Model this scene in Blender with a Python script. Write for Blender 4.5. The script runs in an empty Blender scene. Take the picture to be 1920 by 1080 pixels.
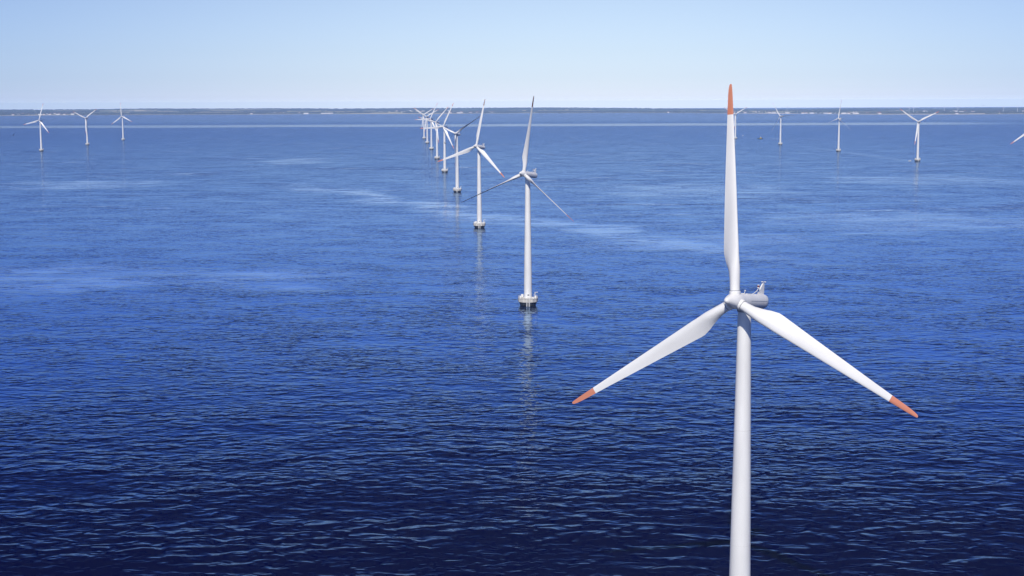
import bpy, bmesh, math, random
from mathutils import Matrix, Vector

R = math.radians
SC = bpy.context.scene
COL = SC.collection

# ------------------------------------------------------------------ camera
F_PX, PITCH, CAM_H, ROLL = 2660.0, 0.13033, 106.0, 0.00385
cam_d = bpy.data.cameras.new("camera")
cam = bpy.data.objects.new("camera", cam_d)
COL.objects.link(cam)
cam_d.sensor_width = 36.0
cam_d.lens = F_PX * 36.0 / 1920.0
cam_d.clip_start = 1.0
cam_d.clip_end = 200000.0
cam.matrix_world = (Matrix.Translation((0, 0, CAM_H)) @ Matrix.Rotation(math.pi / 2 - PITCH, 4, 'X')
                    @ Matrix.Rotation(-ROLL, 4, 'Z'))
SC.camera = cam

# ------------------------------------------------------------------ sky, sun, exposure
SUN_ELEV, SUN_AZ = R(43), R(-10)       # azimuth: to the left of straight behind the camera
sun_dir = Vector((math.sin(SUN_AZ) * math.cos(SUN_ELEV), -math.cos(SUN_AZ) * math.cos(SUN_ELEV), math.sin(SUN_ELEV)))
world = bpy.data.worlds.new("World")
SC.world = world
world.use_nodes = True
wt = world.node_tree
wt.nodes.clear()
w_out = wt.nodes.new("ShaderNodeOutputWorld")
w_bg = wt.nodes.new("ShaderNodeBackground")
w_sky = wt.nodes.new("ShaderNodeTexSky")
w_sky.sky_type = 'NISHITA'
w_sky.sun_disc = False
w_sky.sun_elevation = SUN_ELEV
w_sky.sun_rotation = math.atan2(sun_dir.x, sun_dir.y)
w_sky.altitude = 0
w_sky.air_density = 1.0
w_sky.dust_density = 0.3
w_sky.ozone_density = 3.0
w_bg.inputs["Strength"].default_value = 0.115
w_tc = wt.nodes.new("ShaderNodeTexCoord")
w_sep = wt.nodes.new("ShaderNodeSeparateXYZ")
wt.links.new(w_tc.outputs["Generated"], w_sep.inputs[0])
w_max = wt.nodes.new("ShaderNodeMath"); w_max.operation = 'MAXIMUM'
wt.links.new(w_sep.outputs["Z"], w_max.inputs[0]); w_max.inputs[1].default_value = 0.004
w_com = wt.nodes.new("ShaderNodeCombineXYZ")
wt.links.new(w_sep.outputs["X"], w_com.inputs["X"])
wt.links.new(w_sep.outputs["Y"], w_com.inputs["Y"])
wt.links.new(w_max.outputs[0], w_com.inputs["Z"])
wt.links.new(w_com.outputs[0], w_sky.inputs["Vector"])
w_ramp = wt.nodes.new("ShaderNodeValToRGB")      # clear summer sky: pale at the horizon, deep blue higher up
w_ramp.color_ramp.interpolation = 'LINEAR'
els = w_ramp.color_ramp.elements
SKY_TINT = [(0.0, (0.84, 0.98, 1.55)), (0.017, (0.75, 0.86, 1.27)), (0.035, (0.75, 0.82, 1.14)), (0.07, (0.80, 0.80, 1.01)),
            (0.105, (0.68, 0.73, 1.0)), (0.139, (0.54, 0.63, 1.0)), (0.174, (0.40, 0.53, 0.98)), (0.26, (0.20, 0.38, 0.92)), (0.34, (0.14, 0.28, 0.65)),
            (0.5, (0.10, 0.25, 0.65)), (1.0, (0.15, 0.3, 0.7))]
els[0].position, els[0].color = SKY_TINT[0][0], (*SKY_TINT[0][1], 1)
els[1].position, els[1].color = SKY_TINT[-1][0], (*SKY_TINT[-1][1], 1)
for p_, c_ in SKY_TINT[1:-1]:
    e_ = els.new(p_); e_.color = (*c_, 1)
wt.links.new(w_max.outputs[0], w_ramp.inputs[0])
w_mul = wt.nodes.new("ShaderNodeMix"); w_mul.data_type = 'RGBA'; w_mul.blend_type = 'MULTIPLY'
w_mul.inputs[0].default_value = 1.0
wt.links.new(w_sky.outputs[0], w_mul.inputs[6])
wt.links.new(w_ramp.outputs[0], w_mul.inputs[7])
# the sky is a little brighter straight ahead than to the sides
w_dot = wt.nodes.new("ShaderNodeVectorMath"); w_dot.operation = 'DOT_PRODUCT'
wt.links.new(w_tc.outputs["Generated"], w_dot.inputs[0]); w_dot.inputs[1].default_value = (0.05, 0.9986, 0.0)
w_lob = wt.nodes.new("ShaderNodeMath"); w_lob.operation = 'POWER'
w_pos = wt.nodes.new("ShaderNodeMath"); w_pos.operation = 'MAXIMUM'; w_pos.inputs[1].default_value = 0.0
wt.links.new(w_dot.outputs["Value"], w_pos.inputs[0])
wt.links.new(w_pos.outputs[0], w_lob.inputs[0]); w_lob.inputs[1].default_value = 14.0
w_az = wt.nodes.new("ShaderNodeMix"); w_az.data_type = 'RGBA'
wt.links.new(w_lob.outputs[0], w_az.inputs[0])
w_az.inputs[6].default_value = (0.58, 0.69, 0.90, 1); w_az.inputs[7].default_value = (1.0, 1.0, 1.0, 1)
w_mul2 = wt.nodes.new("ShaderNodeMix"); w_mul2.data_type = 'RGBA'; w_mul2.blend_type = 'MULTIPLY'
w_mul2.inputs[0].default_value = 1.0
# pale glow of the lowest air, only right at the horizon
w_glow = wt.nodes.new("ShaderNodeMapRange")
wt.links.new(w_sep.outputs["Z"], w_glow.inputs[0])
w_glow.inputs[1].default_value = -0.002; w_glow.inputs[2].default_value = 0.018
w_gc = wt.nodes.new("ShaderNodeValToRGB")
wt.links.new(w_glow.outputs[0], w_gc.inputs[0])
ge = w_gc.color_ramp.elements
ge[0].position, ge[0].color = 0.0, (1.90, 1.78, 1.42, 1)
ge[1].position, ge[1].color = 1.0, (1, 1, 1, 1)
for q, c in ((0.135, (1.88, 1.76, 1.40)), (0.16, (1.50, 1.42, 1.24)), (0.20, (1.25, 1.20, 1.11)), (0.30, (1.11, 1.08, 1.04)), (0.55, (1.03, 1.02, 1.0))):
    k = ge.new(q); k.color = (*c, 1)
w_mul3 = wt.nodes.new("ShaderNodeMix"); w_mul3.data_type = 'RGBA'; w_mul3.blend_type = 'MULTIPLY'
w_mul3.inputs[0].default_value = 1.0
wt.links.new(w_mul2.outputs[2], w_mul3.inputs[6]); wt.links.new(w_gc.outputs[0], w_mul3.inputs[7])
wt.links.new(w_mul.outputs[2], w_mul2.inputs[6]); wt.links.new(w_az.outputs[2], w_mul2.inputs[7])
wt.links.new(w_mul3.outputs[2], w_bg.inputs[0])
wt.links.new(w_bg.outputs[0], w_out.inputs[0])

sun_l = bpy.data.lights.new("sun", 'SUN')
sun_l.energy = 4.3
sun_l.angle = R(0.53)
sun_l.color = (1.0, 0.935, 0.80)
sun = bpy.data.objects.new("sun", sun_l)
COL.objects.link(sun)
sun.rotation_euler = sun_dir.to_track_quat('Z', 'Y').to_euler()
sun.location = (0, 0, 400)

SC.view_settings.view_transform = 'Standard'
SC.view_settings.look = 'None'
SC.view_settings.exposure = 0.0
SC.view_settings.gamma = 1.0
SC.cycles.max_bounces = 6
SC.cycles.volume_bounces = 0

# ------------------------------------------------------------------ helpers
def nmat(name):
    m = bpy.data.materials.new(name)
    m.use_nodes = True
    nt = m.node_tree
    return m, nt, nt.nodes["Principled BSDF"]

def N(nt, kind, **kw):
    n = nt.nodes.new(kind)
    for k, v in kw.items():
        setattr(n, k, v)
    return n

def math_n(nt, op, a, b=None, clamp=False):
    n = nt.nodes.new("ShaderNodeMath"); n.operation = op; n.use_clamp = clamp
    for i, v in enumerate((a, b)):
        if v is None: continue
        if isinstance(v, (int, float)): n.inputs[i].default_value = v
        else: nt.links.new(v, n.inputs[i])
    return n.outputs[0]

def smooth(nt, v, a, b, lo=0.0, hi=1.0):
    n = nt.nodes.new("ShaderNodeMapRange"); n.interpolation_type = 'SMOOTHSTEP'
    nt.links.new(v, n.inputs[0])
    for i, x in zip((1, 2, 3, 4), (a, b, lo, hi)): n.inputs[i].default_value = x
    return n.outputs[0]

def paint(name, col, rough=0.4, var=0.06, scale=0.6, spec=0.5, dark=None):
    """painted or weathered surface: base colour broken by two noises"""
    m, nt, p = nmat(name)
    tc = N(nt, "ShaderNodeTexCoord")
    n1 = N(nt, "ShaderNodeTexNoise"); n1.inputs["Scale"].default_value = scale
    n1.inputs["Detail"].default_value = 5.0
    mp = N(nt, "ShaderNodeMapping"); mp.inputs["Scale"].default_value = (1, 1, 0.25)
    nt.links.new(tc.outputs["Object"], mp.inputs[0]); nt.links.new(mp.outputs[0], n1.inputs["Vector"])
    r = N(nt, "ShaderNodeValToRGB")
    d = dark or tuple(c * (1 - 2.2 * var) for c in col)
    r.color_ramp.elements[0].position = 0.35; r.color_ramp.elements[0].color = (*d, 1)
    r.color_ramp.elements[1].position = 0.62; r.color_ramp.elements[1].color = (*col, 1)
    nt.links.new(n1.outputs[0], r.inputs[0])
    nt.links.new(r.outputs[0], p.inputs["Base Color"])
    p.inputs["Roughness"].default_value = rough
    p.inputs["Specular IOR Level"].default_value = spec
    return m

M = {
    'white': paint("white_gelcoat", (0.80, 0.80, 0.79), 0.38, 0.035, 0.35),
    'tower': paint("white_tower_paint", (0.79, 0.79, 0.78), 0.42, 0.055, 0.3),
    'red': paint("orange_red_paint", (0.60, 0.225, 0.135), 0.5, 0.05, 0.8),
    'seam': paint("grey_seal", (0.30, 0.31, 0.33), 0.6, 0.05),
    'dark': paint("dark_metal", (0.035, 0.035, 0.04), 0.5, 0.1),
    'concrete': paint("pale_concrete", (0.62, 0.60, 0.55), 0.8, 0.12, 0.9),
    'wetconc': paint("weed_dark_concrete", (0.012, 0.015, 0.014), 0.5, 0.2, 0.8),
    'coneconc': paint("grey_blue_cone_concrete", (0.05, 0.06, 0.085), 0.7, 0.15, 0.8),
    'rail': paint("galvanised_white_rail", (0.72, 0.72, 0.70), 0.45, 0.05),
    'yellow': paint("yellow_paint", (0.72, 0.52, 0.06), 0.5, 0.05),
    'lens': paint("red_lamp_glass", (0.16, 0.02, 0.015), 0.2, 0.05),
    'roofred': paint("red_tile_roof", (0.30, 0.11, 0.07), 0.8, 0.1, 0.1),
    'roofgrey': paint("grey_roof", (0.22, 0.22, 0.23), 0.8, 0.1, 0.1),
    'wall': paint("whitewashed_wall", (0.80, 0.78, 0.74), 0.8, 0.04, 0.1),
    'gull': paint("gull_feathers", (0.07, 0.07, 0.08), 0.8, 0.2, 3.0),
    'hull': paint("dark_green_hull", (0.03, 0.07, 0.06), 0.4, 0.1),
    'glass': paint("dark_window_glass", (0.03, 0.04, 0.05), 0.1, 0.05),
}

def link(name, bm, mat, parent=None, mtx=None, smooth_ang=None):
    me = bpy.data.meshes.new(name)
    bmesh.ops.recalc_face_normals(bm, faces=bm.faces[:])
    bm.to_mesh(me); bm.free()
    mats = mat if isinstance(mat, (list, tuple)) else [mat]
    for mm in mats: me.materials.append(mm)
    if smooth_ang is not None:
        me.polygons.foreach_set("use_smooth", [True] * len(me.polygons))
        me.set_sharp_from_angle(angle=R(smooth_ang))
    o = bpy.data.objects.new(name, me)
    COL.objects.link(o)
    if parent: o.parent = parent
    if mtx is not None: o.matrix_local = mtx
    return o

def empty(name, loc, rz=0.0):
    o = bpy.data.objects.new(name, None)
    COL.objects.link(o)
    o.location = loc; o.rotation_euler = (0, 0, rz)
    o.empty_display_size = 2
    return o

def tag(o, label=None, cat=None, group=None, kind=None):
    if label: o["label"] = label
    if cat: o["category"] = cat
    if group: o["group"] = group
    if kind: o["kind"] = kind
    return o

def box(bm, c, s, mtx=None, mi=0):
    r = bmesh.ops.create_cube(bm, size=1.0)
    t = Matrix.Translation(c) @ Matrix.Diagonal((*s, 1))
    if mtx is not None: t = mtx @ t
    bmesh.ops.transform(bm, matrix=t, verts=r['verts'])
    if mi:
        for f in {f for v in r['verts'] for f in v.link_faces}: f.material_index = mi
    return r['verts']

def lathe(bm, prof, seg=48, mtx=None, cap=True):
    """prof: list of (radius, z); revolved about Z"""
    rings = []
    for (r, z) in prof:
        if r < 1e-6:
            rings.append([bm.verts.new((0, 0, z))])
        else:
            rings.append([bm.verts.new((r * math.cos(2 * math.pi * i / seg), r * math.sin(2 * math.pi * i / seg), z)) for i in range(seg)])
    new = [v for r in rings for v in r]
    for a, b in zip(rings, rings[1:]):
        for i in range(seg):
            j = (i + 1) % seg
            if len(a) == 1 and len(b) == 1: break
            if len(a) == 1: bm.faces.new((a[0], b[i], b[j]))
            elif len(b) == 1: bm.faces.new((a[i], a[j], b[0]))
            else: bm.faces.new((a[i], a[j], b[j], b[i]))
    if cap:
        if len(rings[0]) > 1: bm.faces.new(rings[0][::-1])
        if len(rings[-1]) > 1: bm.faces.new(rings[-1])
    if mtx is not None: bmesh.ops.transform(bm, matrix=mtx, verts=new)
    return new

def tube(bm, pts, r, seg=8, r2=None):
    pts = [Vector(p) for p in pts]
    rings = []
    for i, p in enumerate(pts):
        d = (pts[min(i + 1, len(pts) - 1)] - pts[max(i - 1, 0)]).normalized()
        q = d.to_track_quat('Z', 'Y')
        rr = r if r2 is None else r + (r2 - r) * i / (len(pts) - 1)
        rings.append([bm.verts.new(p + q @ Vector((rr * math.cos(2 * math.pi * k / seg), rr * math.sin(2 * math.pi * k / seg), 0))) for k in range(seg)])
    for a, b in zip(rings, rings[1:]):
        for k in range(seg):
            j = (k + 1) % seg
            bm.faces.new((a[k], a[j], b[j], b[k]))
    bm.faces.new(rings[0][::-1]); bm.faces.new(rings[-1])

def ring_tube(bm, rad, z, r, seg=40, a0=0, a1=2 * math.pi):
    pts = [(rad * math.cos(a0 + (a1 - a0) * i / seg), rad * math.sin(a0 + (a1 - a0) * i / seg), z) for i in range(seg + 1)]
    tube(bm, pts, r, 6)

# ------------------------------------------------------------------ the sea
def make_sea():
    m, nt, p = nmat("sea_water")
    geo = N(nt, "ShaderNodeNewGeometry")
    pos = geo.outputs["Position"]
    sep = N(nt, "ShaderNodeSeparateXYZ"); nt.links.new(pos, sep.inputs[0])
    X, Y = sep.outputs["X"], sep.outputs["Y"]

    def noise(scale, detail=3.0, rough=0.5, rot=0.0, stretch=(1, 1, 1), dist=0.0, off=(0, 0, 0), lac=2.0):
        mp = N(nt, "ShaderNodeMapping")
        mp.inputs["Rotation"].default_value = (0, 0, rot)
        mp.inputs["Scale"].default_value = stretch
        mp.inputs["Location"].default_value = off
        nt.links.new(pos, mp.inputs[0])
        n = N(nt, "ShaderNodeTexNoise")
        n.noise_dimensions = '2D'
        n.inputs["Scale"].default_value = scale
        n.inputs["Detail"].default_value = detail
        n.inputs["Roughness"].default_value = rough
        n.inputs["Lacunarity"].default_value = lac
        n.inputs["Distortion"].default_value = dist
        nt.links.new(mp.outputs[0], n.inputs["Vector"])
        return n.outputs[0]

    # --- slicks: calm water between the wave fields
    warp = noise(0.012, 3, 0.6)
    warp2 = noise(0.0016, 3, 0.6, off=(31, 7, 0))
    # the long straight band near the coast
    ys = math_n(nt, 'ADD', Y, math_n(nt, 'MULTIPLY', math_n(nt, 'SUBTRACT', warp2, 0.5), 260.0))
    band = math_n(nt, 'MULTIPLY', smooth(nt, ys, 6150, 6420), smooth(nt, ys, 6820, 7120, 1, 0))
    band = math_n(nt, 'MULTIPLY', band, smooth(nt, X, 1900, 2400, 1.0, 0.25))
    # a broad broken streak that curves from behind the row towards the near right
    lx = math_n(nt, 'ADD', Y, math_n(nt, 'MULTIPLY', X, 1.9))
    lx = math_n(nt, 'ADD', lx, math_n(nt, 'MULTIPLY', math_n(nt, 'SUBTRACT', noise(0.004, 4, 0.6), 0.5), 380.0))
    lx = math_n(nt, 'ABSOLUTE', math_n(nt, 'SUBTRACT', lx, 1290.0))
    streak = smooth(nt, lx, 8, 85, 1, 0)
    ragged = smooth(nt, noise(0.022, 5, 0.7, stretch=(0.5, 1.3, 1), off=(5, 5, 0)), 0.40, 0.66)
    streak = math_n(nt, 'MULTIPLY', streak, smooth(nt, noise(0.022, 5, 0.7, stretch=(0.5, 1.3, 1), off=(5, 5, 0)), 0.33, 0.54, 0.15, 0.85))
    streak = math_n(nt, 'MULTIPLY', streak, smooth(nt, Y, 860, 1080))
    streak = math_n(nt, 'MULTIPLY', streak, smooth(nt, Y, 1650, 1950, 0.9, 0))
    # a thin calm lane left along the right-hand row
    sx = math_n(nt, 'ABSOLUTE', math_n(nt, 'SUBTRACT', math_n(nt, 'ADD', X, math_n(nt, 'MULTIPLY', math_n(nt, 'SUBTRACT', warp2, 0.5), 60.0)), 698.0))
    lane = math_n(nt, 'MULTIPLY', smooth(nt, sx, 3, 24, 0.3, 0), math_n(nt, 'MULTIPLY', smooth(nt, Y, 2300, 2700), smooth(nt, Y, 3000, 3500, 1, 0)))
    lane = math_n(nt, 'MULTIPLY', lane, smooth(nt, warp, 0.42, 0.6, 0.4, 1.0))
    streak = math_n(nt, 'MAXIMUM', streak, lane)
    # broad calm patches
    def patch(cx, cy, rx, ry, k):
        dx = math_n(nt, 'MULTIPLY', math_n(nt, 'SUBTRACT', X, cx), 1 / rx)
        dy = math_n(nt, 'MULTIPLY', math_n(nt, 'SUBTRACT', Y, cy), 1 / ry)
        rr = math_n(nt, 'ADD', math_n(nt, 'MULTIPLY', dx, dx), math_n(nt, 'MULTIPLY', dy, dy))
        rr = math_n(nt, 'ADD', rr, math_n(nt, 'MULTIPLY', math_n(nt, 'SUBTRACT', warp, 0.5), 3.0))
        return math_n(nt, 'MULTIPLY', math_n(nt, 'MULTIPLY', smooth(nt, rr, 0.1, 1.5, 1, 0), smooth(nt, ragged, 0, 1, 0.55, 1)), k)
    pt = patch(-300.0, 850.0, 190.0, 85.0, 0.75)
    for a_ in ((350.0, 1260.0, 130.0, 110.0, 0.6), (-570.0, 1880.0, 110.0, 110.0, 0.75), (-390.0, 2600.0, 60.0, 150.0, 0.7),
               (150.0, 1080.0, 90.0, 80.0, 0.5), (230.0, 1700.0, 120.0, 160.0, 0.45), (560.0, 1900.0, 120.0, 150.0, 0.5)):
        pt = math_n(nt, 'MAXIMUM', pt, patch(*a_))
    # scattered wind lanes beyond
    lanes = smooth(nt, noise(0.0048, 6, 0.62, rot=R(14), stretch=(0.7, 1.8, 1), dist=0.6, off=(3, 11, 0)), 0.52, 0.66)
    lanes = math_n(nt, 'MULTIPLY', lanes, smooth(nt, noise(0.03, 5, 0.75, rot=R(6), stretch=(0.4, 1.6, 1)), 0.46, 0.64))
    lanes = math_n(nt, 'MULTIPLY', lanes, smooth(nt, Y, 950, 1500))
    lanes = math_n(nt, 'MULTIPLY', lanes, 0.95)
    slick = math_n(nt, 'MAXIMUM', math_n(nt, 'MAXIMUM', band, streak), math_n(nt, 'MAXIMUM', pt, lanes))
    far = smooth(nt, Y, 6900, 8600)
    slick = math_n(nt, 'MAXIMUM', slick, math_n(nt, 'MULTIPLY', far, 0.3))

    # --- waves: heights in metres
    th = R(-30)                                    # crests lie across the wind
    swell = noise(0.04, 2, 0.5, rot=R(8), stretch=(0.5, 1.0, 1), dist=0.5)
    sea1 = noise(0.215, 2.0, 0.48, rot=R(12), stretch=(0.60, 1.0, 1), dist=0.35, off=(17, 3, 0))
    sea2 = noise(0.36, 1.5, 0.42, rot=R(-10), stretch=(0.62, 1.0, 1), dist=0.35, off=(2, 29, 0))
    # crests are sharper than troughs
    crest = math_n(nt, 'POWER', sea1, 1.8)
    fine_gust = smooth(nt, noise(0.02, 3, 0.6, rot=R(20), stretch=(0.6, 1.2, 1), off=(1, 40, 0)), 0.35, 0.66, 0.35, 1.25)
    sea3 = noise(1.1, 1.0, 0.4, rot=R(25), stretch=(0.6, 1.0, 1), dist=0.5, off=(8, 3, 0))
    gust2 = smooth(nt, noise(0.03, 3, 0.6, rot=R(-15), stretch=(0.7, 1.2, 1), off=(21, 14, 0)), 0.32, 0.68, 0.45, 1.35)
    crest = math_n(nt, 'MULTIPLY', crest, gust2)
    h = math_n(nt, 'MULTIPLY', swell, 1.0)
    h = math_n(nt, 'ADD', h, math_n(nt, 'MULTIPLY', math_n(nt, 'MULTIPLY', sea3, fine_gust), 0.06))
    h = math_n(nt, 'ADD', h, math_n(nt, 'MULTIPLY', crest, 1.25))
    h = math_n(nt, 'ADD', h, math_n(nt, 'MULTIPLY', math_n(nt, 'MULTIPLY', sea2, fine_gust), 0.54))
    amp = math_n(nt, 'SUBTRACT', 0.40, math_n(nt, 'MULTIPLY', slick, 0.32))
    gust = smooth(nt, noise(0.011, 3, 0.6, stretch=(0.7, 1.3, 1), off=(9, 1, 0)), 0.35, 0.65, 0.78, 1.08)
    # the sea is calmer farther out
    amp = math_n(nt, 'MULTIPLY', amp, smooth(nt, Y, 480, 1250, 1.0, 0.62))
    h = math_n(nt, 'MULTIPLY', h, math_n(nt, 'MULTIPLY', amp, gust))
    b = N(nt, "ShaderNodeBump")
    b.inputs["Strength"].default_value = 1.0
    b.inputs["Distance"].default_value = 1.0
    nt.links.new(h, b.inputs["Height"])
    # reflectance rises steeply towards grazing view; body of the water is deep navy
    dt = N(nt, "ShaderNodeVectorMath", operation='DOT_PRODUCT')
    nt.links.new(geo.outputs["Incoming"], dt.inputs[0]); nt.links.new(b.outputs[0], dt.inputs[1])
    fr = N(nt, "ShaderNodeValToRGB"); fr.color_ramp.interpolation = 'LINEAR'
    fe = fr.color_ramp.elements
    fe[0].position, fe[0].color = 0.0, (1.0,) * 3 + (1,)
    fe[1].position, fe[1].color = 1.0, (0.012,) * 3 + (1,)
    for q, v in ((0.06, 0.88), (0.10, 0.80), (0.15, 0.78), (0.18, 0.68), (0.21, 0.35), (0.25, 0.075), (0.29, 0.016), (0.34, 0.006)):
        k = fe.new(q); k.color = (v, v, v, 1)
    nt.links.new(dt.outputs["Value"], fr.inputs[0])
    gl = N(nt, "ShaderNodeBsdfGlossy")
    gt = N(nt, "ShaderNodeMix"); gt.data_type = 'RGBA'
    nt.links.new(slick, gt.inputs[0])
    gt.inputs[6].default_value = (0.55, 0.735, 1.0, 1); gt.inputs[7].default_value = (0.84, 0.90, 1.0, 1)
    nt.links.new(gt.outputs[2], gl.inputs["Color"])
    rg = math_n(nt, 'MULTIPLY', smooth(nt, Y, 900, 5000, 0.05, 0.16), smooth(nt, slick, 0, 1, 1.0, 0.35))
    nt.links.new(rg, gl.inputs["Roughness"])
    fac = math_n(nt, 'MULTIPLY', fr.outputs[0], smooth(nt, slick, 0, 1, 0.97, 1.2))
    # facets leaning away from the eye show less of themselves
    d0 = N(nt, "ShaderNodeVectorMath", operation='DOT_PRODUCT')
    nt.links.new(geo.outputs["Incoming"], d0.inputs[0]); nt.links.new(geo.outputs["Normal"], d0.inputs[1])
    ratio = math_n(nt, 'DIVIDE', dt.outputs["Value"], math_n(nt, 'ADD', math_n(nt, 'MAXIMUM', d0.outputs["Value"], 0.0), 0.01), True)
    fac = math_n(nt, 'MULTIPLY', fac, math_n(nt, 'POWER', math_n(nt, 'MAXIMUM', ratio, 0.05), 1.25))
    nt.links.new(b.outputs[0], gl.inputs["Normal"])
    p.inputs["Base Color"].default_value = (0.0001, 0.0002, 0.026, 1)
    p.inputs["Specular IOR Level"].default_value = 0.0
    p.inputs["Roughness"].default_value = 1.0
    mx = N(nt, "ShaderNodeMixShader")
    nt.links.new(fac, mx.inputs[0]); nt.links.new(p.outputs[0], mx.inputs[1]); nt.links.new(gl.outputs[0], mx.inputs[2])
    nt.links.new(mx.outputs[0], nt.nodes["Material Output"].inputs["Surface"])
    bm = bmesh.new()
    xs = [-32000, -6000, -1500, -400, 0, 400, 1500, 6000, 32000]
    ys_ = [-3000, 0, 250, 700, 2000, 6000, 12000, 22500]
    g = [[bm.verts.new((x, y, 0)) for x in xs] for y in ys_]
    for j in range(len(ys_) - 1):
        for i in range(len(xs) - 1):
            bm.faces.new((g[j][i], g[j][i + 1], g[j + 1][i + 1], g[j + 1][i]))
    tag(link("sea_water", bm, m), kind="structure")
make_sea()

# ------------------------------------------------------------------ wind turbine
HUB_Z, TILT, CONE, OVER = 68.7, R(7.2), R(2.1), 4.1
PROFILE = [(0.0, 0.0), (0.012, 0.032), (0.05, 0.058), (0.12, 0.078), (0.24, 0.094), (0.34, 0.095), (0.5, 0.082),
           (0.68, 0.056), (0.85, 0.027), (1.0, 0.004)]
#          r,   chord, thickness ratio, twist, round(1) .. airfoil(0)
STATIONS = [(1.25, 1.86, 1.0, 17, 1.0), (2.6, 1.86, 1.0, 17, 1.0), (4.0, 2.08, 0.80, 17, 0.72), (5.5, 2.55, 0.58, 16.5, 0.40),
            (7.2, 3.12, 0.42, 15.5, 0.12), (8.7, 3.46, 0.34, 14.5, 0.0), (9.6, 3.46, 0.31, 13.8, 0.0), (11.5, 3.28, 0.28, 12, 0.0), (14, 3.04, 0.26, 10, 0.0),
            (18, 2.68, 0.235, 7.3, 0.0), (22, 2.33, 0.215, 5.2, 0.0), (26, 1.98, 0.20, 3.6, 0.0), (30, 1.62, 0.19, 2.2, 0.0), (34.6, 1.24, 0.18, 1.0, 0.0)]
TIP = [(34.6, 1.24, 0.18, 1.0, 0), (36.5, 1.08, 0.175, 0.6, 0), (38.2, 0.92, 0.17, 0.3, 0), (39.3, 0.74, 0.16, 0.1, 0), (39.95, 0.54, 0.15, 0, 0), (40.25, 0.30, 0.15, 0, 0)]

def section(c, tr, tw, rnd, z, n=10):
    up = [(x, t) for x, t in PROFILE]
    loop = [(x, t) for x, t in up] + [(x, -t * 0.75) for x, t in up[-2:0:-1]]
    k = len(loop)
    pts = []
    ax = 0.30 + 0.20 * rnd           # pitch axis along the chord
    scale = tr / 0.19
    for i, (x, t) in enumerate(loop):
        air = Vector(((ax - x) * c, -t * c * scale))
        a = 2 * math.pi * i / k
        cir = Vector((0.5 * c * math.cos(a), -0.5 * c * math.sin(a)))
        q = air.lerp(cir, rnd)
        # leading edge (+X) turns upwind (-Y) with twist
        tt = -R(tw)
        pts.append((q.x * math.cos(tt) - q.y * math.sin(tt), q.x * math.sin(tt) + q.y * math.cos(tt), z))
    return pts

def lerp_stations(sts, step):
    out = []
    for a, b in zip(sts, sts[1:]):
        n = max(1, int((b[0] - a[0]) / step))
        for i in range(n):
            f = i / n
            out.append(tuple(a[k] + (b[k] - a[k]) * f for k in range(5)))
    out.append(sts[-1])
    return out

def blade_mesh(sts, z0, close_tip, step=0.8, inset=1.0):
    bm = bmesh.new()
    rings = [[bm.verts.new(p) for p in section(c * inset, tr, tw, rnd, r - z0)] for r, c, tr, tw, rnd in lerp_stations(sts, step)]
    for a, b in zip(rings, rings[1:]):
        k = len(a)
        for i in range(k):
            j = (i + 1) % k
            bm.faces.new((a[i], a[j], b[j], b[i]))
    bm.faces.new(rings[0][::-1]); bm.faces.new(rings[-1])
    return bm

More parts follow.
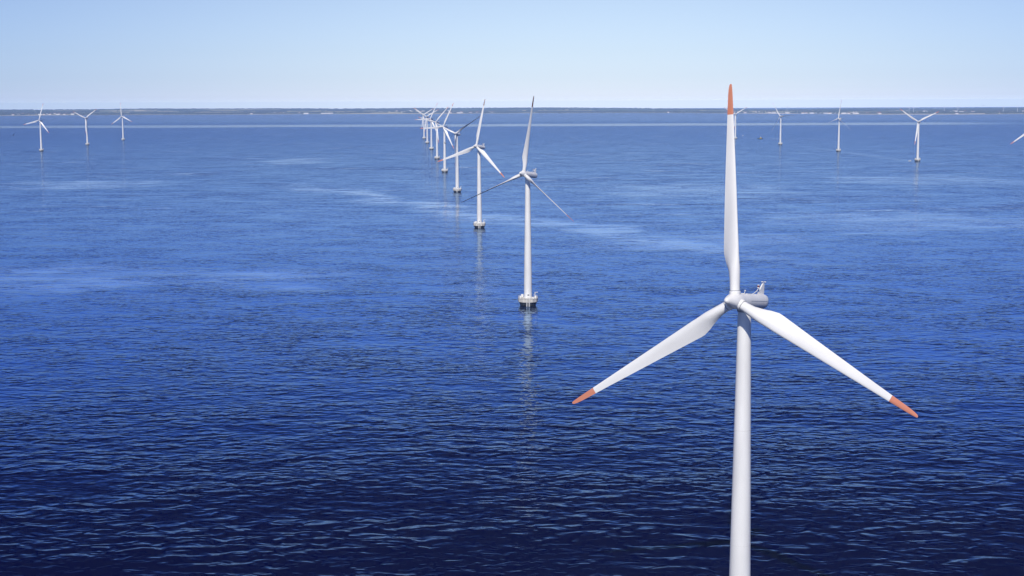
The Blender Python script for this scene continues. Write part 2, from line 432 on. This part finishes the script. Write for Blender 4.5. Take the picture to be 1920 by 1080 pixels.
def build_turbine(loc, yaw, phase, pitch, detail=True):
    seg = 64 if detail else 24
    root = empty("wind_turbine", loc, -yaw)
    # foundation: pale deck, tapered ice cone, weedy shaft
    bm = bmesh.new(); lathe(bm, [(4.1, -3.0), (4.15, 0.3), (4.2, 0.3), (4.25, 0.5)], seg)
    base = link("foundation", bm, M['wetconc'], root, smooth_ang=30)
    bm = bmesh.new(); lathe(bm, [(4.15, 0.5), (4.9, 1.9), (5.0, 1.9)], seg, cap=True)
    link("ice_cone", bm, M['coneconc'], base, smooth_ang=30)
    bm = bmesh.new()
    lathe(bm, [(5.0, 1.9), (5.22, 2.0), (5.22, 3.35), (5.12, 3.4), (5.12, 3.6), (5.3, 3.65), (5.3, 3.85), (5.15, 3.9), (2.0, 3.95)], 12 if detail else 12)
    link("platform_deck", bm, M['concrete'], base)
    bm = bmesh.new()
    for z in (4.4, 4.95): ring_tube(bm, 5.05, z, 0.05, 36)
    for i in range(24):
        a = 2 * math.pi * i / 24
        tube(bm, [(5.05 * math.cos(a), 5.05 * math.sin(a), 3.8), (5.05 * math.cos(a), 5.05 * math.sin(a), 4.98)], 0.045, 5)
    link("railing", bm, M['rail'], base)
    bm = bmesh.new()                                   # boat landing: two fender tubes and rungs
    ra = yaw                                            # stands on the side away from the wind sea
    mt = Matrix.Rotation(ra, 4, 'Z')
    for s in (-0.75, 0.75): tube(bm, [mt @ Vector((s, -5.45, -0.8)), mt @ Vector((s, -5.45, 4.2))], 0.17, 8)
    for k in range(12): tube(bm, [mt @ Vector((-0.3, -5.38, -0.4 + k * 0.4)), mt @ Vector((0.3, -5.38, -0.4 + k * 0.4))], 0.03, 5)
    for s in (-0.3, 0.3): tube(bm, [mt @ Vector((s, -5.38, -0.6)), mt @ Vector((s, -5.38, 4.9))], 0.05, 6)
    for s in (-0.75, 0.75):
        for z in (2.9, 3.5): tube(bm, [mt @ Vector((s, -5.45, z)), mt @ Vector((s, -5.1, z))], 0.1, 6)
    link("boat_landing", bm, M['rail'], base)
    bm = bmesh.new()                                   # davit crane with a pale cover
    c = mt @ Vector((3.7, 1.6, 0))
    tube(bm, [(c.x, c.y, 3.8), (c.x, c.y, 6.6)], 0.2, 10)
    d = mt @ Vector((5.2, 0.6, 0))
    tube(bm, [(c.x, c.y, 6.5), (d.x, d.y, 6.75)], 0.16, 8)
    link("davit_crane", bm, M['rail'], base)
    for (x, y, w, hh) in ((-4.0, -1.6, 1.0, 1.3), (2.6, -3.3, 1.3, 0.9), (-3.0, 2.7, 1.2, 1.5), (3.9, -1.5, 0.9, 1.3)):
        bm = bmesh.new(); box(bm, (x, y, 3.9 + hh / 2), (w, w * 0.7, hh), mt)
        bmesh.ops.bevel(bm, geom=bm.edges[:], offset=0.05, segments=1, affect='EDGES')
        link("equipment_box", bm, M['white'], base)
    # tower with faint section flanges
    def tr(z): 
        return 2.1 - 0.05 * max(0, z - 4) / 10 if z < 14 else 2.05 - (2.05 - 1.24) * ((z - 14) / (HUB_Z - 16))
    prof = [(2.25, 3.93), (2.25, 4.1), (2.11, 4.12)]
    zs = [6, 10, 14, 18, 22, 26, 30, 34, 38, 42, 46, 50, 54, 58, 62, 66, HUB_Z - 1.75]
    prof += [(tr(z), z) for z in zs]
    bm = bmesh.new(); lathe(bm, prof, seg)
    tw = link("tower", bm, M['tower'], root, smooth_ang=30)
    for z in (21.5, 44.0):
        bm = bmesh.new(); lathe(bm, [(tr(z) - 0.05, z - 0.06), (tr(z) + 0.012, z - 0.06), (tr(z) + 0.012, z + 0.06), (tr(z) - 0.05, z + 0.06)], seg, cap=False)
        link("flange_seam", bm, M['rail'], tw, smooth_ang=30)
    bm = bmesh.new()                                   # door and a small plate beside it
    md = Matrix.Rotation(ra, 4, 'Z')
    box(bm, (0.15, -2.09, 5.6), (0.9, 0.12, 0.5), md)
    link("number_plate", bm, M['dark'], tw)
    bm = bmesh.new(); lathe(bm, [(1.36, HUB_Z - 2.0), (1.42, HUB_Z - 1.85), (1.42, HUB_Z - 1.3)], seg)
    link("yaw_collar", bm, M['seam'], tw, smooth_ang=30)
    # nacelle, along +Y behind the rotor, tilted with the shaft
    AX = Matrix.Translation((0, 0, HUB_Z)) @ Matrix.Rotation(-TILT, 4, 'X')     # local -Y is upwind
    Z2Y = Matrix.Rotation(-math.pi / 2, 4, 'X')                                   # lathe axis Z -> +Y
    bm = bmesh.new()
    lathe(bm, [(1.15, -2.75), (1.42, -2.62), (1.47, -1.5), (1.47, 6.6), (1.44, 7.2), (1.33, 7.75), (1.08, 8.2), (0.7, 8.47), (0.3, 8.55), (0, 8.57)], seg, Z2Y)
    for v in bm.verts:                                  # slightly squared shoulders, flat roof strip
        x, z = v.co.x, v.co.z
        q = math.atan2(z, x); rr = math.hypot(x, z)
        f = 1 + 0.075 * (1 - abs(math.cos(2 * q))) 
        v.co.x, v.co.z = x * f, min(z * f, 1.36)
    nac = link("nacelle", bm, M['white'], root, AX, smooth_ang=50)
    for s in (-1, 1):
        bm = bmesh.new(); box(bm, (s * 1.485, 3.4, 0.12), (0.05, 7.2, 0.035))
        link("panel_seam", bm, M['seam'], nac)
    # tail fin: swept leading edge, upright rear edge
    bm = bmesh.new()
    pr = [(5.2, 1.30), (8.05, 1.30), (7.95, 3.45), (7.45, 3.5)]
    va = [bm.verts.new((-0.13, y, z)) for y, z in pr]; vb = [bm.verts.new((0.13, y, z)) for y, z in pr]
    bm.faces.new(va[::-1]); bm.faces.new(vb)
    for i in range(4):
        j = (i + 1) % 4; bm.faces.new((va[i], va[j], vb[j], vb[i]))
    fin = link("tail_fin", bm, M['white'], nac)
    bm = bmesh.new()
    tube(bm, [(0, 7.7, 3.45), (0, 7.7, 3.85)], 0.04, 6)
    tube(bm, [(-0.05, 7.2, 3.7), (0.05, 8.5, 3.7)], 0.04, 6)
    for y in (7.2, 8.5): box(bm, (0, y, 3.76), (0.3, 0.3, 0.16))
    link("wind_sensor", bm, M['rail'], fin)
    # bent lamp arm
    bm = bmesh.new()
    tube(bm, [(0.2, 2.4, 1.3), (0.25, 3.4, 1.55), (0.3, 4.4, 2.0), (0.3, 4.9, 2.35), (0.3, 4.95, 2.6)], 0.075, 8)
    tube(bm, [(0.2, 2.4, 1.34), (0.9, 2.9, 1.25), (1.35, 3.6, 0.75)], 0.06, 8)
    arm = link("lamp_arm", bm, M['rail'], nac, smooth_ang=50)
    bm = bmesh.new(); lathe(bm, [(0.2, 2.55), (0.24, 2.62), (0.24, 2.7)], 16, Matrix.Translation((0.3, 4.95, 0)))
    link("lamp_housing", bm, M['white'], nac, smooth_ang=40)
    bm = bmesh.new(); lathe(bm, [(0.24, 3.05), (0.24, 3.12), (0.15, 3.18)], 16, Matrix.Translation((0.3, 4.95, 0)))
    link("lamp_cap", bm, M['white'], nac, smooth_ang=40)
    bm = bmesh.new(); lathe(bm, [(0.19, 2.7), (0.21, 2.87), (0.19, 3.05)], 16, Matrix.Translation((0.3, 4.95, 0)))
    link("warning_lamp", bm, M['lens'], nac, smooth_ang=40)
    for s in (-0.45, 0.45):
        bm = bmesh.new(); tube(bm, [(s, -1.5, 1.3), (s * 1.5, -1.5, 1.95)], 0.06, 6)
        box(bm, (s * 1.5, -1.5, 2.0), (0.2, 0.2, 0.16))
        link("roof_post", bm, M['rail'], nac)
    bm = bmesh.new(); box(bm, (0, 0.2, 1.38), (1.5, 1.9, 0.09)); bmesh.ops.bevel(bm, geom=bm.edges[:], offset=0.03, segments=1, affect='EDGES')
    link("roof_hatch", bm, M['white'], nac)
    # spinner: cone with a rounded nose
    bm = bmesh.new()
    lathe(bm, [(1.36, 1.62), (1.52, 1.5), (1.58, 0.4), (1.56, -0.2), (1.42, -1.0), (1.16, -1.9), (0.86, -2.75), (0.62, -3.35), (0.5, -3.62), (0.34, -3.82), (0.16, -3.93), (0, -3.96)],
          seg, Matrix.Translation((0, -OVER, 0)) @ Z2Y)
    sp = link("spinner", bm, M['white'], root, AX, smooth_ang=40)
    for k in range(3):
        bl = AX @ Matrix.Translation((0, -OVER, 0)) @ Matrix.Rotation(phase + k * 2 * math.pi / 3, 4, 'Y') @ Matrix.Rotation(CONE, 4, 'X')
        blp = bl @ Matrix.Rotation(-pitch, 4, 'Z')
        b = link("blade", blade_mesh(STATIONS, 0, False, 0.8 if detail else 3.0), M['white'], root, blp, smooth_ang=40)
        t = link("blade_tip", blade_mesh(TIP, 0, True, 0.6 if detail else 2.0, 1.012), M['red'], b, smooth_ang=40)
        t["label"] = "orange red painted tip"
        bm = bmesh.new(); lathe(bm, [(1.02, 1.2), (1.06, 1.35), (1.06, 1.72), (0.99, 1.80)], seg)
        link("root_collar", bm, M['seam'] if False else M['white'], b, smooth_ang=30)
        bm = bmesh.new(); lathe(bm, [(0.96, 1.84), (0.972, 1.84), (0.972, 1.93), (0.96, 1.93)], seg)
        link("root_seal", bm, M['seam'], b, smooth_ang=30)
    return root

def children(o): return [c for c in bpy.data.objects if c.parent == o]

def copy_tree(o, parent=None, kids=None):
    c = o.copy(); COL.objects.link(c)
    if parent:
        c.parent = parent
        c.matrix_local = o.matrix_local.copy()
    for ch in kids[o.name] if o.name in kids else (): copy_tree(ch, c, kids)
    return c

def set_pose(root, yaw, phase, pitch):
    """turn nacelle and blades of a copied turbine"""
    root.rotation_euler = (0, 0, -yaw)
    AX = Matrix.Translation((0, 0, HUB_Z)) @ Matrix.Rotation(-TILT, 4, 'X')
    k = 0
    for ch in root.children:
        if ch.name.split('.')[0] == 'blade':
            ch.matrix_local = (AX @ Matrix.Translation((0, -OVER, 0)) @ Matrix.Rotation(phase + k * 2 * math.pi / 3, 4, 'Y')
                               @ Matrix.Rotation(CONE, 4, 'X') @ Matrix.Rotation(-pitch, 4, 'Z'))
            k += 1

G_T = "offshore wind turbines standing in the sea"
#  x, y, yaw, phase, pitch, label
TURB = [
    (43.8, 264.5, 35, -4.7, 0, "largest white turbine in the right foreground with three salmon red blade tips"),
    (8.4, 739.4, 32, 6, -86, "second nearest white turbine, its upright blade ending in a dark brown tip"),
    (-27.5, 1204.4, 32, 10, 0, "third turbine of the middle row, just left behind the second nearest"),
    (-64.7, 1690.6, 22, 57, -84, "fourth turbine of the middle row, one blade hanging down along its tower"),
    (-102.0, 2172.6, 29, 26, 4, "fifth turbine of the middle row, one blade level to the left"),
    (-139.8, 2676.1, 31, 44, 4, "sixth turbine of the middle row, hanging blade leaning right of its tower"),
    (-181.0, 3223.9, 28, 27, 4, "seventh turbine of the middle row, with a steep blade rising above the coast"),
    (-219.4, 3718.1, 24, 63, 4, "last but one turbine at the far end of the middle row, Y shaped rotor"),
    (-256.2, 4183.6, 28, 62, 4, "farthest and leftmost turbine of the middle row"),
    (-1062.6, 3220.8, 16, 16, 4, "leftmost small turbine at the left edge, one blade stretched out low to the left"),
    (-1095.2, 3682.2, 16, 55, 4, "middle one of the three small turbines at the left, rotor forming a Y"),
    (-1133.4, 4163.5, 18, -6, 4, "rightmost and smallest of the three turbines at the left, one blade straight up"),
    (634.0, 4038.0, 30, 60, 4, "small far turbine mostly hidden behind the upright blade of the foreground turbine"),
    (657.1, 3483.8, 36, -33, -84, "small turbine just right of the foreground blade, blade leaning up left over the coast"),
    (689.7, 3004.6, 40, 7, -84, "small turbine between foreground blade and right edge, one blade straight up into the sky"),
    (714.5, 2504.5, 33, 64, 4, "white turbine near the right edge with wide V of blades and one blade hanging down"),
    (738.0, 2010.0, 33, -9, 4, "turbine outside the right edge, only one red tipped blade in view"),
]
hero = None
kids = None
for i, (x, y, ya, ph, pi_, lab) in enumerate(TURB):
    if i == 0:
        t = build_turbine((x, y, 0), R(ya), R(ph), R(pi_), True)
        hero = t
    elif i == 1:
        t = build_turbine((x, y, 0), R(ya), R(ph), R(pi_), True)
        med = t
        bpy.context.view_layer.update()
        kids = {}
        for o in bpy.data.objects:
            if o.parent: kids.setdefault(o.parent.name, []).append(o)
    else:
        t = copy_tree(med, None, kids)
        t.location = (x, y, 0)
        set_pose(t, R(ya), R(ph), R(pi_))
        # foundation keeps its boat landing towards the same side
        for ch in t.children:
            if ch.name.split('.')[0] in ('foundation', 'tower'):
                ch.rotation_euler = (0, 0, R(ya) - R(32))
    tag(t, lab, "wind turbine", G_T)

# upright blade tips: second turbine's shade put into its colour, third's a duller brown
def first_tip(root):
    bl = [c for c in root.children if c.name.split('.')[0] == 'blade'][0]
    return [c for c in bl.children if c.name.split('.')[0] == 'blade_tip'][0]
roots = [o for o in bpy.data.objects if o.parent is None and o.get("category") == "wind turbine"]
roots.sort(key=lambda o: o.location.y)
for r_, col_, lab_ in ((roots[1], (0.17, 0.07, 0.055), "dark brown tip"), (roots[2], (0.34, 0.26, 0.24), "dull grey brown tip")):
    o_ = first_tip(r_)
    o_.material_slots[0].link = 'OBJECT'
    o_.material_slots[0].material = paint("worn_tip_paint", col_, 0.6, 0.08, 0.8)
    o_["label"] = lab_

# ------------------------------------------------------------------ the coast
random.seed(4)
def coast_y(x):
    s = min(1, max(0, (x - 900) / 2300)); s = s * s * (3 - 2 * s)
    b = 13500 - 2500 * s - 350 * min(1, max(0, (-2500 - x) / 1500))
    return b + 130 * math.sin(x / 830.0) + 80 * math.sin(x / 310.0 + 1) + 40 * math.sin(x / 117.0)
def land_h(x, y):
    d = (y - coast_y(x))
    if d < 0: return max(-3.0, d * 0.02)
    s = min(1, max(0, (x - 700) / 2300)); s = s * s * (3 - 2 * s)
    top = (19 * (1 - s) + 4 * s) + (5 if x < -1500 else 0) * min(1, (-1500 - x) / 1500 if x < -1500 else 0)
    t = min(1, d / 5600)
    return 0.8 + min(1.0, d / 60) * 0.8 + top * t ** 1.3 + (2.6 * math.sin(x / 640 + y / 900) + 1.6 * math.sin(x / 270 - y / 510)) * min(1, d / 900)
def make_land():
    m, nt, p = nmat("coastal_fields")
    geo = N(nt, "ShaderNodeNewGeometry")
    mp = N(nt, "ShaderNodeMapping"); mp.inputs["Scale"].default_value = (1 / 420, 1 / 900, 0)
    nt.links.new(geo.outputs["Position"], mp.inputs[0])
    v = N(nt, "ShaderNodeTexVoronoi"); v.feature = 'F1'; v.distance = 'CHEBYCHEV'; v.inputs["Scale"].default_value = 1.0
    nt.links.new(mp.outputs[0], v.inputs["Vector"])
    sp = N(nt, "ShaderNodeSeparateColor"); nt.links.new(v.outputs["Color"], sp.inputs[0])
    r = N(nt, "ShaderNodeValToRGB"); r.color_ramp.interpolation = 'CONSTANT'
    cols = [(0.0, (0.055, 0.085, 0.03)), (0.3, (0.09, 0.12, 0.055)), (0.5, (0.42, 0.36, 0.17)), (0.68, (0.07, 0.11, 0.035)), (0.8, (0.50, 0.45, 0.26)), (0.9, (0.16, 0.15, 0.07))]
    e = r.color_ramp.elements
    e[0].color = (*cols[0][1], 1); e[1].position = cols[1][0]; e[1].color = (*cols[1][1], 1)
    for q, c in cols[2:]:
        k = e.new(q); k.color = (*c, 1)
    nt.links.new(sp.outputs[0], r.inputs[0])
    # pale sand where the land is lowest
    sz = N(nt, "ShaderNodeSeparateXYZ"); nt.links.new(geo.outputs["Position"], sz.inputs[0])
    mx = N(nt, "ShaderNodeMix"); mx.data_type = 'RGBA'
    nt.links.new(smooth(nt, sz.outputs["Z"], 1.2, 1.75, 1, 0), mx.inputs[0])
    nt.links.new(r.outputs[0], mx.inputs[6]); mx.inputs[7].default_value = (0.60, 0.54, 0.42, 1)
    nt.links.new(mx.outputs[2], p.inputs["Base Color"])
    p.inputs["Roughness"].default_value = 0.95; p.inputs["Specular IOR Level"].default_value = 0.1
    bm = bmesh.new()
    xs = list(range(-15000, 15001, 100))
    ds = [-120, -20, 0, 30, 70, 150, 300, 500, 800, 1200, 1700, 2300, 3000, 3800, 4700, 5600, 6500]
    g = [[bm.verts.new((x, coast_y(x) + d, land_h(x, coast_y(x) + d))) for x in xs] for d in ds]
    for j in range(len(ds) - 1):
        for i in range(len(xs) - 1): bm.faces.new((g[j][i], g[j][i + 1], g[j + 1][i + 1], g[j + 1][i]))
    tag(link("coast_land", bm, m, smooth_ang=180), kind="structure")
make_land()

def clump(bm, x, y, z, w, h):
    """low leafy clump of ragged outline"""
    n = 6
    a0 = random.random() * 6
    ring = []
    for zz, rr in ((0.0, 0.75), (0.45, 1.0), (0.8, 0.7)):
        ring.append([bm.verts.new((x + w * rr * random.uniform(.75, 1.2) * math.cos(a0 + i * 1.047), y + w * rr * random.uniform(.75, 1.2) * math.sin(a0 + i * 1.047), z + h * (zz + random.uniform(-.06, .06)))) for i in range(n)])
    top = bm.verts.new((x + random.uniform(-.3, .3) * w, y, z + h * random.uniform(.9, 1.15)))
    for a, b in zip(ring, ring[1:]):
        for i in range(n): bm.faces.new((a[i], a[(i + 1) % n], b[(i + 1) % n], b[i]))
    for i in range(n): bm.faces.new((ring[-1][i], ring[-1][(i + 1) % n], top))

def make_woods():
    m, nt, p = nmat("distant_foliage")
    geo = N(nt, "ShaderNodeNewGeometry")
    n1 = N(nt, "ShaderNodeTexNoise"); n1.inputs["Scale"].default_value = 0.02; n1.inputs["Detail"].default_value = 4
    nt.links.new(geo.outputs["Position"], n1.inputs["Vector"])
    r = N(nt, "ShaderNodeValToRGB")
    r.color_ramp.elements[0].position = 0.4; r.color_ramp.elements[0].color = (0.035, 0.048, 0.048, 1)
    r.color_ramp.elements[1].position = 0.62; r.color_ramp.elements[1].color = (0.065, 0.085, 0.065, 1)
    nt.links.new(n1.outputs[0], r.inputs[0]); nt.links.new(r.outputs[0], p.inputs["Base Color"])
    p.inputs["Roughness"].default_value = 0.9; p.inputs["Specular IOR Level"].default_value = 0.1
    bm = bmesh.new()
    # hedgerows and shelter belts lying roughly along the coast
    for _ in range(210):
        x0 = random.uniform(-7200, 7600); d0 = random.choice([random.uniform(60, 900), random.uniform(300, 5600)])
        L = random.uniform(120, 900); sl = random.uniform(-.25, .25); hh = random.uniform(9, 15)
        n = int(L / 22)
        for k in range(n):
            if random.random() < .08: continue
            x = x0 + k * 22; y = coast_y(x) + max(35, d0 + sl * k * 22 + random.uniform(-8, 8))
            clump(bm, x, y, land_h(x, y) - .5, random.uniform(12, 17), hh * random.uniform(.7, 1.2))
    # woods: on the left shore, on the middle shore right of the row, on the skyline
    def wood(x0, x1, d0, d1, n, h0=12, h1=18):
        for _ in range(n):
            x = random.uniform(x0, x1); d = random.uniform(d0, d1); y = coast_y(x) + d
            clump(bm, x, y, land_h(x, y) - .5, random.uniform(16, 30), random.uniform(h0, h1))
    wood(-4100, -2500, 80, 900, 900)
    wood(250, 1900, 70, 800, 900)
    wood(-7000, -4700, 1500, 3500, 500)
    wood(-7500, 1500, 5300, 5900, 1100, 9, 13)
    wood(1500, 8000, 3600, 5600, 900, 9, 14)
    wood(4700, 7500, 150, 900, 260)
    tag(link("distant_woodland", bm, m), kind="stuff")
make_woods()

# farmhouses and barns scattered along the shore
def make_house(w, d, h, roof, mat_r):
    root = empty("farmhouse", (0, 0, 0))
    bm = bmesh.new(); box(bm, (0, 0, h / 2), (w, d, h))
    link("wall", bm, M['wall'], root)
    bm = bmesh.new()
    pts = [(-d / 2 - .6, h + .02), (0, h + roof), (d / 2 + .6, h + .02)]
    a = [bm.verts.new((-w / 2 - .5, y, z)) for y, z in pts]; b = [bm.verts.new((w / 2 + .5, y, z)) for y, z in pts]
    bm.faces.new(a); bm.faces.new(b[::-1])
    for i in range(3):
        j = (i + 1) % 3; bm.faces.new((a[i], b[i], b[j], a[j]))
    link("roof", bm, mat_r, root)
    return root
H1 = make_house(22, 10, 8, 3.5, M['roofred']); H2 = make_house(38, 14, 9, 3, M['roofgrey'])
H3 = make_house(48, 18, 9, 2.5, M['wall'])
bpy.context.view_layer.update()
kh = {}
for o in bpy.data.objects:
    if o.parent in (H1, H2, H3): kh.setdefault(o.parent.name, []).append(o)
clusters = [(-4700, -4050, 60, 1500, 34), (-6700, -5300, 50, 1500, 10), (-3000, -2200, 150, 900, 14), (-2100, -1700, 60, 500, 6), (-600, -150, 100, 900, 18),
            (-1500, -700, 600, 3000, 8), (1300, 1800, 60, 500, 8), (1700, 2300, 100, 1500, 10), (2300, 3000, 50, 900, 16), (3000, 4300, 60, 1800, 16)]
LBL = {0: ("tiny white cottage with red roof on the hazy far shore", "white red-roofed cottages on the far shore"),
       1: ("pale farm building with grey roof on the hazy far shore", "grey-roofed farm buildings on the far shore"),
       2: ("long low white hall on the hazy far shore", "long white halls on the far shore")}
used = {0: False, 1: False, 2: False}
for (x0, x1, d0, d1, n) in clusters:
    for _ in range(n):
        k = random.choices((0, 1, 2), (7, 3, 1))[0]
        src = (H1, H2, H3)[k]
        if used[k]: o = copy_tree(src, None, kh)
        else: o = src; used[k] = True
        x = random.uniform(x0, x1); y = coast_y(x) + random.uniform(d0, d1)
        o.location = (x, y, land_h(x, y) - .3)
        o.rotation_euler = (0, 0, random.uniform(-.5, .5))
        tag(o, LBL[k][0], "building", LBL[k][1])

# small land turbines on the skyline
def make_land_turbine(loc, phase):
    root = empty("land_wind_turbine", loc)
    bm = bmesh.new(); lathe(bm, [(1.6, 0), (0.9, 48)], 12); link("tower", bm, M['white'], root, smooth_ang=40)
    bm = bmesh.new(); box(bm, (0, 1, 48.8), (2.2, 6, 2.2)); bmesh.ops.bevel(bm, geom=bm.edges[:], offset=.3, segments=1, affect='EDGES')
    link("nacelle", bm, M['white'], root)
    for k in range(3):
        bm = bmesh.new()
        lathe(bm, [(.55, 0), (.8, 4), (.45, 14), (.12, 22)], 8, Matrix.Diagonal((1, .4, 1, 1)))
        link("blade", bm, M['white'], root, Matrix.Translation((0, -2.6, 48.8)) @ Matrix.Rotation(phase + k * 2.0944, 4, 'Y'))
    return root
lt0 = None
LT = [(-4180, 2400, .3), (2620, 2200, .9), (3270, 900, .2), (3330, 1000, 1.2), (3760, 1100, .6), (3900, 1900, 1.5), (4170, 1200, .1), (4400, 1500, .8), (4720, 1400, 1.1)]
for i, (x, d, ph) in enumerate(LT):
    y = coast_y(x) + d
    if i == 0:
        lt0 = make_land_turbine((x, y, land_h(x, y)), ph); o = lt0
        bpy.context.view_layer.update()
        kl = {lt0.name: list(lt0.children)}
    else:
        o = copy_tree(lt0, None, kl); o.location = (x, y, land_h(x, y)); o.rotation_euler = (0, 0, (ph - .7) * .8)
    tag(o, "faint tiny white turbine standing on land beyond the shoreline", "wind turbine", "faint wind turbines on the far land")

# ------------------------------------------------------------------ boats, buoy, gulls
def make_boat(name, loc, rz, L, label, hullm, cabm):
    root = empty(name, loc, rz)
    bm = bmesh.new()
    sec = []
    for t in (0, .15, .4, .65, .82, .94, 1.0):
        x = (t - .5) * L
        w = L * .15 * (1 - max(0, (t - .55) / .45) ** 2.0) + .02
        zt = L * .085 + L * .05 * max(0, t - .4)
        sec.append([bm.verts.new((x, s * w * k, z)) for s, k, z in ((-1, 1, zt), (-1, .8, .1), (0, 1, -.4), (1, .8, .1), (1, 1, zt))])
    for a, b in zip(sec, sec[1:]):
        for i in range(4): bm.faces.new((a[i], a[i + 1], b[i + 1], b[i]))
        bm.faces.new((a[4], a[0], b[0], b[4]))
    bm.faces.new(sec[0]); bm.faces.new(sec[-1][::-1])
    link("hull", bm, hullm, root)
    bm = bmesh.new(); box(bm, (L * -.08, 0, L * .085 + L * .08), (L * .3, L * .2, L * .16))
    bmesh.ops.bevel(bm, geom=bm.edges[:], offset=L * .015, segments=2, affect='EDGES')
    cab = link("cabin", bm, cabm, root)
    bm = bmesh.new()
    box(bm, (L * -.08, 0, L * .19), (L * .303, L * .203, L * .05))
    link("window", bm, M['glass'], cab)
    bm = bmesh.new(); tube(bm, [(L * -.08, 0, L * .24), (L * -.08, 0, L * .5)], L * .008, 6); tube(bm, [(L * -.08, -L * .07, L * .4), (L * -.08, L * .07, L * .4)], L * .006, 6)
    link("mast", bm, M['rail'], root)
    tag(root, label, "boat")
    return root
make_boat("workboat", (703, 4030, 0), R(178), 17, "small dark workboat with pale cabin crossing the far water right of the foreground blade", M['hull'], M['yellow'])
make_boat("service_boat", (703, 2512, 0), R(165), 6, "tiny white service boat beside the base of the turbine near the right edge", M['white'], M['white'])

# foam trail of the workboat
m, nt, p = nmat("wake_foam")
p.inputs["Base Color"].default_value = (0.55, 0.60, 0.64, 1); p.inputs["Roughness"].default_value = 0.6
bm = bmesh.new()
prev = None
for i in range(30):
    x = 712 + i * 1.7; w = .8 + i * .10 + random.uniform(-.3, .3); y = 4030 + random.uniform(-.8, .8)
    cur = [bm.verts.new((x, y - w, .05)), bm.verts.new((x, y + w, .05))]
    if prev: bm.faces.new((prev[0], cur[0], cur[1], prev[1]))
    prev = cur
tag(link("boat_wake", bm, m), kind="stuff")

def make_buoy(loc):
    root = empty("buoy", loc)
    bm = bmesh.new(); lathe(bm, [(0.6, -.6), (1.2, -.2), (1.25, .5), (.9, .9), (.3, 1.1)], 20)
    link("float", bm, M['white'], root, smooth_ang=40)
    bm = bmesh.new(); tube(bm, [(0, 0, 1), (0, 0, 3.4)], .16, 8); box(bm, (0, 0, 3.6), (.9, .9, .7))
    link("topmark", bm, M['white'], root)
    tag(root, "tiny white buoy on the far water left of the dark workboat", "buoy")
make_buoy((710, 4376, 0))

def make_gull(loc, rx, ry, rz, span, label, flap=0.25):
    """one continuous body: tapered trunk with two cranked wings and a tail"""
    bm = bmesh.new()
    prof = [(0.0, -.32), (.035, -.29), (.06, -.22), (.085, -.1), (.09, .02), (.065, .14), (.045, .25), (.09, .36)]
    rings = []
    for r, y in prof:
        flat = .25 if y > .3 else 1
        if r == 0: rings.append([bm.verts.new((0, y, 0))])
        else: rings.append([bm.verts.new((r * math.cos(a * math.pi / 4), y, r * flat * math.sin(a * math.pi / 4))) for a in range(8)])
    for a, b in zip(rings, rings[1:]):
        for i in range(8):
            j = (i + 1) % 8
            if len(a) == 1: bm.faces.new((a[0], b[i], b[j]))
            else: bm.faces.new((a[i], a[j], b[j], b[i]))
    bm.faces.new(rings[-1])
    for s in (-1, 1):
        st = [(.05, -.1, .12, 0), (.3, -.16, .09, flap * .35), (.45, -.12, .10, flap * .4), (.68, .02, .11, flap * .3), (.85, .14, .155, flap * .2)]
        pr = None
        for x, y0, y1, z in st:
            c = [bm.verts.new((s * x, y0, z)), bm.verts.new((s * x, (y0 + y1) / 2, z + .018)), bm.verts.new((s * x, y1, z)), bm.verts.new((s * x, (y0 + y1) / 2, z - .006))]
            if pr:
                for i in range(4): bm.faces.new((pr[i], pr[(i + 1) % 4], c[(i + 1) % 4], c[i]))
            else: bm.faces.new(c[::-1])
            pr = c
        bm.faces.new(pr)
    o = link("gull", bm, M['gull'], smooth_ang=60)
    o.location = loc; o.rotation_euler = (rx, ry, rz); o.scale = (span / 1.7,) * 3
    tag(o, label, "bird", "gulls on the wing")
    return o
make_gull((-77.3, 221.3, 101.2), R(0), R(-38), R(4), 1.3, "dark gull banking steeply over the sea at the left edge")
make_gull((143.1, 433.5, 104.5), 0, R(6), R(0), 1.25, "small dark gull gliding in the sky just above the coast at the right edge", .1)
make_gull((-18.8, 401.9, 94.6), R(60), R(30), R(50), 1.5, "dark gull with spread wings crossing the tower of the fifth turbine in the middle row", .5)
make_gull((7.2, 328.4, 72.1), R(20), R(10), R(80), 0.9, "tiny dark gull over open water just right of the second nearest turbine", .4)
make_gull((100.1, 602.3, 84.4), R(10), R(-20), R(60), 1.2, "tiny dark gull over the water right of the upper foreground blade", .4)

# ------------------------------------------------------------------ air: even haze over the whole place
HAZE = 4.3e-5
m = bpy.data.materials.new("haze_air"); m.use_nodes = True
nt = m.node_tree; nt.nodes.clear()
mo = nt.nodes.new("ShaderNodeOutputMaterial"); pv = nt.nodes.new("ShaderNodeVolumePrincipled")
pv.inputs["Color"].default_value = (0.40, 0.60, 1.0, 1)
pv.inputs["Density"].default_value = HAZE
pv.inputs["Anisotropy"].default_value = -0.5
nt.links.new(pv.outputs[0], mo.inputs["Volume"])
bm = bmesh.new(); box(bm, (0, 9700, 60), (66000, 26000, 124))
tag(link("haze", bm, m), kind="stuff")
